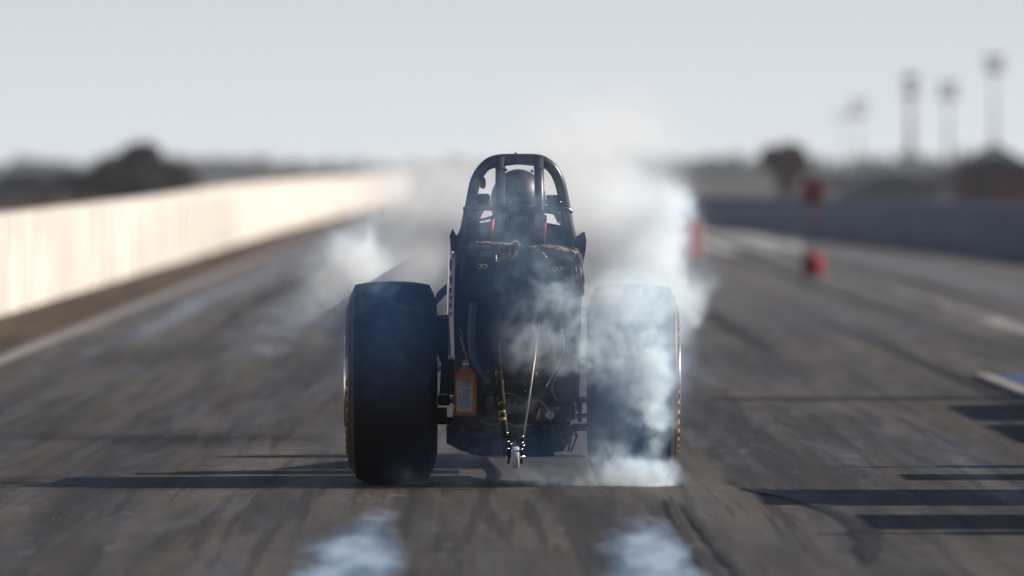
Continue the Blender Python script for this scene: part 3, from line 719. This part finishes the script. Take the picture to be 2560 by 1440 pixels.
hp=smooth_pts([L(x,y,-.42) for x,y in ((1184,755),(1180,800),(1178,850),(1184,900),(1200,935),(1222,960))],14)
P(MB().tube(hp,[.021+(.0022 if i%2 else -.0012) for i in range(len(hp))],12),'corrugated_hose','blue')
mb=MB(); cp=smooth_pts([L(x,y,-.60) for x,y in ((1405,824),(1410,850),(1409,880),(1398,905),(1385,930),(1372,955),(1366,965))],10)
for i,p_ in enumerate(cp):
    if i%2==0: mb.ball(p_,.0032,7,5)
P(mb,'bead_chain','alu')
P(MB().tube(smooth_pts([L(x,y,-.40) for x,y in ((1148,820),(1154,832),(1160,846))],3),.0015,5).tube([L(1150,838,-.38),L(1170,905,-.38)],.006,6),'wire','steel')
P(MB().tube(smooth_pts([L(x,y,-.40) for x,y in ((1200,940),(1216,932),(1222,928))],3),.002,5),'wire','steel')
# ---- everything ahead of the rear axle (mostly hidden): frame rails, engine, blower, nose, front wheels
P(MB().tube([L(1160,1090,.3),(-.26,1.6,.22),(-.16,4.6,.20)],.02,10).tube([L(1420,1080,.3),(.26,1.6,.22),(.16,4.6,.20)],.02,10),'frame_rail','tubeblack')
eng=P(MB().box((0,1.95,.48),(.42,.75,.40),bevel=.03).box((-.2,1.95,.64),(.18,.68,.14),rot=(0,-.6,0),bevel=.02).box((.2,1.95,.64),(.18,.68,.14),rot=(0,.6,0),bevel=.02),'engine','castgrey')
P(MB().box((0,1.95,.84),(.26,.6,.2),bevel=.04),'blower','alu',eng)
P(MB().box((0,1.85,1.0),(.30,.32,.12),bevel=.04),'injector_hat','blackmetal',eng)
for s_ in (-1,1):
    for k in range(4):
        y=1.68+k*.18; P(MB().tube(smooth_pts([(s_*.28,y,.52),(s_*.40,y-.02,.50),(s_*.44,y-.10,.60),(s_*.42,y-.2,.74)],5),.024,10),'exhaust_header','steel',eng)
P(MB().loft([[(-.22,2.5,.2),(.22,2.5,.2),(.22,2.5,.55),(.12,2.5,.66),(-.12,2.5,.66),(-.22,2.5,.55)],[(-.18,4,.18),(.18,4,.18),(.18,4,.4),(.1,4,.47),(-.1,4,.47),(-.18,4,.4)],[(-.08,5.4,.17),(.08,5.4,.17),(.08,5.4,.26),(.05,5.4,.3),(-.05,5.4,.3),(-.08,5.4,.26)]]),'nose_cone','panel')
fa=P(MB().tube([(-.52,4.9,.28),(.52,4.9,.28)],.018,10),'front_axle','tubeblack')
for s_ in (-1,1):
    fw=MB().lathe([(-.02,.05),(-.02,.2),(.02,.2),(.02,.05)],(s_*.56,4.9,.285),'X',36).build('front_wheel',M['alu'],car)
    MB().lathe([(-.04,.21),(-.052,.235),(-.045,.27),(-.02,.285),(.02,.285),(.045,.27),(.052,.235),(.04,.21)],(s_*.56,4.9,.285),'X',40,closed=True).build('tyre',M['rubber'],fw)
P(MB().tube([(math.cos(a*math.pi/8)*.13,.55,1.0+math.sin(a*math.pi/8)*.1) for a in range(16)],.012,8,closed=True),'steering_wheel','tubeblack')

# ------------------------------------------------------------------ people
def skinned(name, verts, edges, radii, m, parent=None, sub=2, root=0):
    me=bpy.data.meshes.new(name); me.from_pydata([tuple(v) for v in verts],edges,[]); me.materials.append(m)
    o=bpy.data.objects.new(name,me); C.objects.link(o)
    if parent: o.parent=parent
    s_=o.modifiers.new('skin','SKIN'); sv=me.skin_vertices[0].data
    for i,r in enumerate(radii): sv[i].radius=(r,r) if not isinstance(r,tuple) else r
    sv[root].use_root=True; s_.use_smooth_shade=True
    u=o.modifiers.new('sub','SUBSURF'); u.levels=sub; u.render_levels=sub
    return o
hc=L(1296,0,-.10).x
dr=empty('person',(CAR_X+hc,CAR_Y-.02,.30)); tag(dr,'driver in black helmet and dark suit strapped inside the roll cage','person')
J=[(0,0,.0),(0,-.06,.22),(0,-.10,.48),(0,-.09,.62),(0,-.05,.72),(0,-.02,.92),      # pelvis..head
   (-.12,.02,-.01),(-.15,.48,.12),(-.15,.85,-.06),(-.15,.98,-.04),
   (.12,.02,-.01),(.15,.48,.12),(.15,.85,-.06),(.15,.98,-.04),
   (-.17,-.09,.55),(-.20,.12,.40),(-.12,.40,.58),(.17,-.09,.55),(.20,.12,.40),(.12,.40,.58)]
Eg=[(0,1),(1,2),(2,3),(3,4),(4,5),(0,6),(6,7),(7,8),(8,9),(0,10),(10,11),(11,12),(12,13),(2,14),(14,15),(15,16),(2,17),(17,18),(18,19)]
Rd=[.13,.125,.14,.075,.06,.085,.085,.06,.045,.04,.085,.06,.045,.04,.065,.045,.032,.065,.045,.032]
body=skinned('person_body',J,Eg,Rd,M['suit'],dr)
hz=L(1296,505,-.12).z-.30
hm=MB(); hm.ball((0,-.02,hz),(.128,.148,.150),32,20)
for v in hm.bm.verts:
    if v.co.z<hz-.08: v.co.z=hz-.08+(v.co.z-hz+.08)*.55; 
hm.build('helmet',M['helmet'],dr)
MB().lathe([(-.012,.118),(-.012,.130),(.012,.130),(.012,.118)],(0,-.02,hz-.105),'Z',32,closed=True).build('helmet_trim',M['fabric'],dr)
MB().prism([(-.08,.10,hz-.04),(.08,.10,hz-.04),(.09,.10,hz+.05),(-.09,.10,hz+.05)],(0,.035,0)).build('visor',M['darkglass'],dr)

def standing(loc, rz, label, m_top, armpose=0):
    t=empty('person',loc,rz); tag(t,label,'person')
    a=armpose
    J=[(0,0,.95),(0,0,1.15),(0,-.01,1.38),(0,0,1.50),(0,.01,1.58),(0,.02,1.66),
       (-.10,0,.90),(-.11,.02,.50),(-.12,-.02,.09),(-.13,.12,.04),
       (.10,0,.90),(.11,.02,.50),(.12,-.02,.09),(.13,.12,.04),
       (-.19,0,1.42),(-.25,-.02+a*.1,1.15),(-.24,.10+a*.2,.93+a*.15),(.19,0,1.42),(.25,-.02,1.15),(.24,.10,.93)]
    hb=len(J)
    Eg=[(0,1),(1,2),(2,3),(3,4),(4,5),(0,6),(6,7),(7,8),(8,9),(0,10),(10,11),(11,12),(12,13),(2,14),(14,15),(15,16),(2,17),(17,18),(18,19)]
    Rd=[.13,.12,.14,.07,.055,.085,.09,.06,.045,.04,.09,.06,.045,.04,.06,.045,.033,.06,.045,.033]
    for (w,sx) in ((16,-1),(19,1)):
        wx,wy,wz=J[w]
        palm=len(J); J.append((wx,wy+.02,wz-.07)); Eg.append((w,palm)); Rd.append(.030)
        for k in range(4):
            i0=len(J); J.append((wx+(k-1.5)*.004,wy-.012+k*.020,wz-.12)); Rd.append(.010); Eg.append((palm,i0))
            J.append((wx+(k-1.5)*.004,wy-.004+k*.020,wz-.16-(.008 if k in (1,2) else 0))); Rd.append(.008); Eg.append((i0,i0+1))
        i0=len(J); J.append((wx,wy+.065,wz-.09)); Rd.append(.011); Eg.append((palm,i0))
    skinned('person_body',J,Eg,Rd,m_top,t)
    mb=MB().ball((0,.02,1.67),(.078,.095,.115),24,16).ball((0,.118,1.655),(.012,.018,.02),8,6).ball((-.08,.02,1.66),(.012,.02,.03),8,6).ball((.08,.02,1.66),(.012,.02,.03),8,6)
    mb.build('head',M['skin'],t)
    MB().ball((0,.0,1.71),(.088,.10,.09),20,12).box((0,.12,1.71),(.13,.09,.012),bevel=.005).build('cap',M['navy'],t)
    return t
standing((4.2,45.1,0),R(90),'unseen crew member in dark clothes added off the right edge as a shadow caster, nearest the camera',M['suit'],0)  # unseen figures, placed off frame only to throw shadows
standing((4.6,55.2,0),R(100),'unseen crew member in dark clothes added off the right edge as a shadow caster beyond the carts',M['suit'],1)

# ---- unseen carts added off the right edge, shaped to throw shadows across the lane
def cart(loc, label, Ln=2.4, H=1.8):
    t=empty('shadow_cart',loc); tag(t,label,'golf cart','unseen carts added off the right edge for their shadows')
    MB().prism([(-.6,-Ln/2,.28),(-.6,Ln/2,.28),(-.6,Ln/2,.75),(-.6,Ln/2-.25,.9),(-.6,Ln/2-.75,.95),(-.6,-Ln/2+.1,.95),(-.6,-Ln/2,.85)],(1.2,0,0)).build('body',M['cartwhite'],t)
    MB().prism([(-.58,-Ln/2+.12,.951),(-.58,Ln/2-.78,.951),(-.58,Ln/2-.95,H-.06),(-.58,-Ln/2+.2,H-.06)],(1.16,0,0)).build('curtain',M['darkplate'],t)
    MB().box((0,-.15,H-.02),(1.3,Ln*.72,.07),bevel=.03).build('canopy',M['cartwhite'],t)
    for sx in (-.55,.55):
        for sy in (-Ln/2+.4,Ln/2-.4):
            w=MB().lathe([(-.07,.12),(-.08,.21),(-.06,.23),(.06,.23),(.08,.21),(.07,.12)],(sx,sy,.23),'X',24,closed=True).build('wheel',M['rubber'],t)
            MB().lathe([(-.05,.02),(-.05,.125),(.05,.125),(.05,.02)],(sx,sy,.23),'X',20).build('rim',M['alu'],w)
    return t
cart((4.8,50.35,0),'unseen cart with dark side curtains added to shade the lane level with the slicks',3.3,1.85)
cart((5.05,46.8,0),'unseen cart with dark side curtains added to shade the lane nearer the camera',2.7)
cart((4.6,53.4,0),'low unseen cart added to shade the lane ahead of the slicks',1.5,1.25)
def van(loc,label):  # unseen vans, boxed out to fill the shadow beside the mat
    t=empty('shadow_van',loc); tag(t,label,'van')
    MB().prism([(-.95,-2.6,.35),(-.95,2.6,.35),(-.95,2.6,1.0),(-.95,2.4,1.2),(-.95,2.05,2.0),(-.95,1.85,2.1),(-.95,-2.45,2.1),(-.95,-2.6,2.0)],(1.9,0,0)).build('body',M['cartwhite'],t)
    MB().prism([(-.96,.9,1.25),(-.96,2.2,1.25),(-.96,1.9,1.85),(-.96,.9,1.85)],(1.92,0,0)).build('window',M['darkglass'],t)
    for sx in (-.85,.85):
        for sy in (-1.7,1.75):
            w=MB().lathe([(-.11,.2),(-.12,.32),(-.09,.35),(.09,.35),(.12,.32),(.11,.2)],(sx,sy,.35),'X',28,closed=True).build('wheel',M['rubber'],t)
            MB().lathe([(-.08,.03),(-.08,.21),(.08,.21),(.08,.03)],(sx,sy,.35),'X',20).build('rim',M['alu'],w)
    return t
van((7.1,62.6,0),'unseen white van added off the right edge to shade the blue mat, nearer the camera')
van((7.1,67.85,0),'unseen white van added off the right edge to shade the blue mat, farther up the track')
t=empty('shadow_tower',(8.5,72.3,0)); tag(t,'tall narrow unseen tower added off the right edge for its shadow line','tower')  # unseen slab added to draw the thin shadow across the track
MB().box((0,0,2.2),(.3,.75,4.4),bevel=.03).build('column',M['galv'],t); MB().box((0,0,.06),(.8,1.2,.12),bevel=.02).build('foot',M['greywall'],t)

# ------------------------------------------------------------------ smoke
def volume(name, lo, hi, vox, blobs, label, nscale, thr, gain, color, warp=.12, aniso=0.0, soft=(1.0,.15), fine=.5, base=.06, absorb=.09, veil=(), det=.62):
    ng=bpy.data.node_groups.new(name,'GeometryNodeTree'); N=ng.nodes; Lk=ng.links.new
    ng.interface.new_socket('Geometry',in_out='OUTPUT',socket_type='NodeSocketGeometry')
    pos=N.new('GeometryNodeInputPosition').outputs[0]
    def vm(op,a,b=None,scale=None):
        n=N.new('ShaderNodeVectorMath'); n.operation=op
        for i,x in enumerate((a,b)):
            if x is None: continue
            if isinstance(x,(tuple,Vector)): n.inputs[i].default_value=tuple(x)
            else: Lk(x,n.inputs[i])
        if scale is not None: n.inputs['Scale'].default_value=scale
        return n.outputs['Value'] if op=='LENGTH' else n.outputs[0]
    def mt(op,a,b=0.0,clamp=False):
        n=N.new('ShaderNodeMath'); n.operation=op; n.use_clamp=clamp
        for i,x in enumerate((a,b)):
            if isinstance(x,(int,float)): n.inputs[i].default_value=x
            else: Lk(x,n.inputs[i])
        return n.outputs[0]
    def mr(v,a,b,c,d):
        n=N.new('ShaderNodeMapRange'); n.interpolation_type='SMOOTHSTEP'
        for i,x in zip((1,2,3,4),(a,b,c,d)): n.inputs[i].default_value=x
        Lk(v,n.inputs[0]); return n.outputs[0]
    def nz(vec,scale,detail,rough=.55,dist=0,color=False):
        n=N.new('ShaderNodeTexNoise'); n.inputs['Scale'].default_value=scale; n.inputs['Detail'].default_value=detail; n.inputs['Roughness'].default_value=rough; n.inputs['Distortion'].default_value=dist
        Lk(vec,n.inputs['Vector']); return n.outputs[1] if color else n.outputs[0]
    w=vm('SCALE',vm('SUBTRACT',nz(pos,nscale*.55,3,color=True),(.5,.5,.5)),scale=warp*2)
    wp=vm('ADD',pos,w)
    tot=None
    for (c,r,s_) in blobs:
        q=vm('MULTIPLY',vm('SUBTRACT',wp,tuple(c)),(1/r[0],1/r[1],1/r[2]))
        v=mr(vm('LENGTH',q),soft[0],soft[1],0,s_)
        tot=v if tot is None else mt('ADD',tot,v)
    n1=nz(wp,nscale,8,det,.5); n2=nz(wp,nscale*3.2,4,.6)
    f=mr(mt('ADD',n1,mt('MULTIPLY',mt('SUBTRACT',n2,.5),fine)),thr[0],thr[1],base,1.3)
    den=mt('MULTIPLY',mt('MULTIPLY',tot,f),gain)
    if veil:
        tv=None
        for (c,r,s_) in veil:
            q=vm('MULTIPLY',vm('SUBTRACT',wp,tuple(c)),(1/r[0],1/r[1],1/r[2]))
            v=mr(vm('LENGTH',q),1.0,.0,0,s_); tv=v if tv is None else mt('ADD',tv,v)
        den=mt('ADD',den,mt('MULTIPLY',tv,mt('ADD',mt('MULTIPLY',f,.5),.35)))
    vc=N.new('GeometryNodeVolumeCube'); Lk(den,vc.inputs['Density']); vc.inputs['Min'].default_value=lo; vc.inputs['Max'].default_value=hi
    for k,ax_ in enumerate('XYZ'): vc.inputs['Resolution '+ax_].default_value=int((hi[k]-lo[k])/(vox[k] if isinstance(vox,tuple) else vox))
    m=bpy.data.materials.new(name); m.use_nodes=True; nt=m.node_tree; nt.nodes.clear()
    out=nt.nodes.new('ShaderNodeOutputMaterial'); pv=nt.nodes.new('ShaderNodeVolumeScatter'); nt.links.new(pv.outputs[0],out.inputs['Volume'])
    pv.inputs['Color'].default_value=(*color,1); pv.inputs['Anisotropy'].default_value=aniso
    da=nt.nodes.new('ShaderNodeAttribute'); da.attribute_name='density'; nt.links.new(da.outputs['Fac'],pv.inputs['Density'])
    ab=nt.nodes.new('ShaderNodeVolumeAbsorption'); ab.inputs['Color'].default_value=(.30,.72,1,1)
    am=nt.nodes.new('ShaderNodeMath'); am.operation='MULTIPLY'; am.inputs[1].default_value=absorb; nt.links.new(da.outputs['Fac'],am.inputs[0]); nt.links.new(am.outputs[0],ab.inputs['Density'])
    ads=nt.nodes.new('ShaderNodeAddShader'); nt.links.new(pv.outputs[0],ads.inputs[0]); nt.links.new(ab.outputs[0],ads.inputs[1]); nt.links.new(ads.outputs[0],out.inputs['Volume'])
    sm=N.new('GeometryNodeSetMaterial'); sm.inputs['Material'].default_value=m; Lk(vc.outputs[0],sm.inputs[0])
    o_=N.new('NodeGroupOutput'); Lk(sm.outputs[0],o_.inputs[0])
    me=bpy.data.meshes.new(name); me.materials.append(m)
    ob=bpy.data.objects.new(name,me); C.objects.link(ob); tag(ob,label,'smoke',kind='stuff'); ob.location=(CAR_X,CAR_Y,0)
    md=ob.modifiers.new('smoke','NODES'); md.node_group=ng
    return ob
def B(px,py,dy,rpx,ry,rpz,s):
    k=(CAR_Y+dy)/FPX; return (L(px,py,dy),(rpx*k,ry,rpz*k),s)
near=[
 # in front of the right slick
 B(1648,960,-.56,50,.16,260,12), B(1580,850,-.55,150,.16,190,9), B(1570,760,-.32,140,.22,120,11), B(1620,1185,-.60,105,.22,50,10), B(1540,1170,-.6,130,.2,75,5),
 B(1510,900,-.56,90,.15,120,6), B(1600,1010,-.57,90,.12,110,6), B(1520,1130,-.6,80,.15,90,1.5),
 # over the body
 B(1400,830,-.80,130,.12,140,4.0), B(1335,860,-.8,120,.12,90,2.6), B(1405,720,-.85,100,.12,130,2.0), B(1290,780,-.82,110,.12,150,1.3), B(1470,860,-.75,80,.12,140,3.6),
 # along the ground
 B(1420,1200,-.5,340,.4,36,3.6), B(1680,1203,-.5,70,.3,20,1.6), B(1390,1140,.6,120,.5,70,1.4), B(1080,1190,-.5,180,.3,40,.9),
 # veils
 B(980,830,-.60,150,.10,260,.35), B(1290,520,-.80,220,.12,210,.75), B(1290,1000,-.85,230,.1,200,.35),
 # left slick
 B(930,728,-.20,85,.12,50,7), B(1000,765,-.38,120,.1,70,1.2),
]
nveil=[B(1575,860,-.50,190,.30,260,9), B(1570,740,-.25,170,.30,120,9), B(1590,1185,-.5,150,.3,60,3.4), B(1400,800,-.75,190,.2,230,1.6), B(1500,1100,-.6,150,.25,150,1.4), B(1300,560,-.75,300,.2,260,.7)]
volume('tyre_smoke',(-.95,-1.05,.0),(1.0,-.02,1.75),.0115,near,'thick white burnout smoke rolling off the right slick and over the car',5.2,(.43,.72),2.4,(.66,.84,1.0),warp=.13,base=.05,fine=1.0,absorb=.09,veil=nveil,soft=(1.0,.0),det=.66)
thin=[B(960,800,-.75,230,.35,300,.42), B(1290,650,-.8,330,.3,420,.55), B(1580,900,-.8,260,.3,420,.5), B(1280,1150,-.7,420,.35,110,.35)]
volume('thin_smoke',(-1.1,-1.3,.0),(1.1,-.35,1.7),.03,thin,'thin blue smoke veiling the back of the dragster',2.5,(.25,.75),1.0,(.14,.38,1.0),warp=.2,base=.5,fine=.4,absorb=.0,soft=(1.0,.0))
back=[
 B(1610,650,.55,120,.4,120,7), B(1690,735,.5,85,.3,75,7), B(1570,545,.7,150,.45,120,4), B(1650,510,.7,75,.35,90,3.5), B(1490,620,.7,120,.45,150,4.5), B(1460,500,.8,130,.4,130,2.6), B(1500,390,.9,230,.5,170,.9), B(1620,800,.6,110,.3,80,4),
 B(1440,760,.8,60,.5,200,3.5),
 B(905,650,.2,90,.35,65,10), B(865,615,.35,95,.35,75,6), B(835,690,.3,90,.3,70,4), B(800,690,.8,120,.45,120,1.0), B(1000,700,.8,120,.4,60,1.0), B(840,760,.8,110,.4,120,.8),
 B(1040,530,1.2,240,.6,120,.6), B(1290,560,1.3,200,.5,160,.8),
]
volume('tyre_smoke',(-1.35,.0,.0),(1.15,2.2,2.05),.020,back,'pale smoke billowing up behind both rear slicks',3.6,(.40,.70),2.0,(.74,.88,1.0),warp=.26,base=.17,fine=1.0,soft=(1.0,.0),det=.66,absorb=.06,veil=[B(1550,600,.7,240,.5,280,1.7),B(1440,560,.7,110,.45,170,1.6),B(1690,700,.5,110,.35,120,2),B(1480,420,.8,260,.5,200,.7),B(900,640,.7,170,.4,150,1.2),B(1050,520,1.0,260,.5,150,.2)])
far=[
 B(1060,500,10,200,1.6,120,.55), B(1210,490,9,220,1.6,130,.6), B(1500,480,9,270,1.6,150,1.0), B(1360,560,8,300,1.6,150,.6), B(1500,370,9,300,1.6,180,.30), B(1010,680,7,240,1.4,110,.35), B(1620,330,9,170,1.4,150,.12),
]
volume('drifting_smoke',(-2.2,5,.0),(2.6,12,3.2),(.05,.14,.045),far,'thin bright smoke drifting down the track ahead of the dragster',2.0,(.34,.68),2.6,(.88,.95,1.0),warp=.4,base=.2,fine=.8,absorb=0,soft=(1.0,.0))

hb=MB().box((0,1215,6.4),(900,2570,15.2))
hm_=bpy.data.materials.new('pale_haze'); hm_.use_nodes=True; nt=hm_.node_tree; nt.nodes.clear()
out=nt.nodes.new('ShaderNodeOutputMaterial'); pv=nt.nodes.new('ShaderNodeVolumePrincipled'); nt.links.new(pv.outputs[0],out.inputs['Volume'])
pv.inputs['Color'].default_value=(.88,.94,1,1); pv.inputs['Density'].default_value=.00013; pv.inputs['Anisotropy'].default_value=.3
tag(hb.build('haze',hm_),'thin pale dusty haze hanging over the whole drag strip','haze',kind='stuff')

# ------------------------------------------------------------------ light, sky, camera
SUN_EL, SUN_AZ = R(32), R(10)     # azimuth measured from +X towards +Y
sd=Vector((math.cos(SUN_EL)*math.cos(SUN_AZ),math.cos(SUN_EL)*math.sin(SUN_AZ),math.sin(SUN_EL)))
sl=bpy.data.lights.new('sun','SUN'); sl.energy=5.0; sl.angle=R(.5); sl.color=(1.0,.92,.83)
so=bpy.data.objects.new('sun',sl); C.objects.link(so); so.rotation_euler=sd.to_track_quat('Z','Y').to_euler(); so.location=(30,50,30)
w=bpy.data.worlds.new('World'); sc.world=w; w.use_nodes=True; nt=w.node_tree; bg=nt.nodes['Background']
HAZE0,HAZE1=(10.2,10.9,11.5),(8.3,9.0,9.6)
sky=nt.nodes.new('ShaderNodeTexSky'); sky.sky_type='NISHITA'; sky.sun_disc=False; sky.sun_elevation=SUN_EL
sky.sun_rotation=math.atan2(sd.x,sd.y); sky.air_density=.75; sky.dust_density=1.2; sky.ozone_density=1.5
tc=nt.nodes.new('ShaderNodeTexCoord'); sp=nt.nodes.new('ShaderNodeSeparateXYZ'); nt.links.new(tc.outputs['Generated'],sp.inputs[0])
hz_=nt.nodes.new('ShaderNodeMapRange'); hz_.interpolation_type='SMOOTHSTEP'; hz_.inputs[1].default_value=.02; hz_.inputs[2].default_value=.12; nt.links.new(sp.outputs[2],hz_.inputs[0])
# pale haze low in the sky, brightest right on the horizon
lowr=nt.nodes.new('ShaderNodeMapRange'); lowr.inputs[1].default_value=-.001; lowr.inputs[2].default_value=.016; nt.links.new(sp.outputs[2],lowr.inputs[0])
lc=nt.nodes.new('ShaderNodeMix'); lc.data_type='RGBA'; nt.links.new(lowr.outputs[0],lc.inputs[0]); lc.inputs[6].default_value=(*HAZE0,1); lc.inputs[7].default_value=(*HAZE1,1)
mx=nt.nodes.new('ShaderNodeMix'); mx.data_type='RGBA'; nt.links.new(hz_.outputs[0],mx.inputs[0]); nt.links.new(lc.outputs[2],mx.inputs[6]); nt.links.new(sky.outputs[0],mx.inputs[7])
nt.links.new(mx.outputs[2],bg.inputs[0]); bg.inputs[1].default_value=.05
cd=bpy.data.cameras.new('camera'); cam=bpy.data.objects.new('camera',cd); C.objects.link(cam); sc.camera=cam
cd.lens=400; cd.sensor_width=36; cd.clip_start=1; cd.clip_end=8000
cam.location=(0,0,EYE); cam.rotation_euler=(R(90)-math.atan((720-HOR)/FPX),0,-math.atan((1280-VPX)/FPX))
cd.dof.use_dof=True; cd.dof.focus_distance=51.5; cd.dof.aperture_fstop=3.6
sc.view_settings.view_transform='Standard'; sc.view_settings.look='None'; sc.view_settings.gamma=1; sc.view_settings.exposure=.6
cy=sc.cycles; cy.volume_bounces=9; cy.max_bounces=11; cy.transparent_max_bounces=12; cy.use_denoising=True; cy.volume_step_rate=1.0
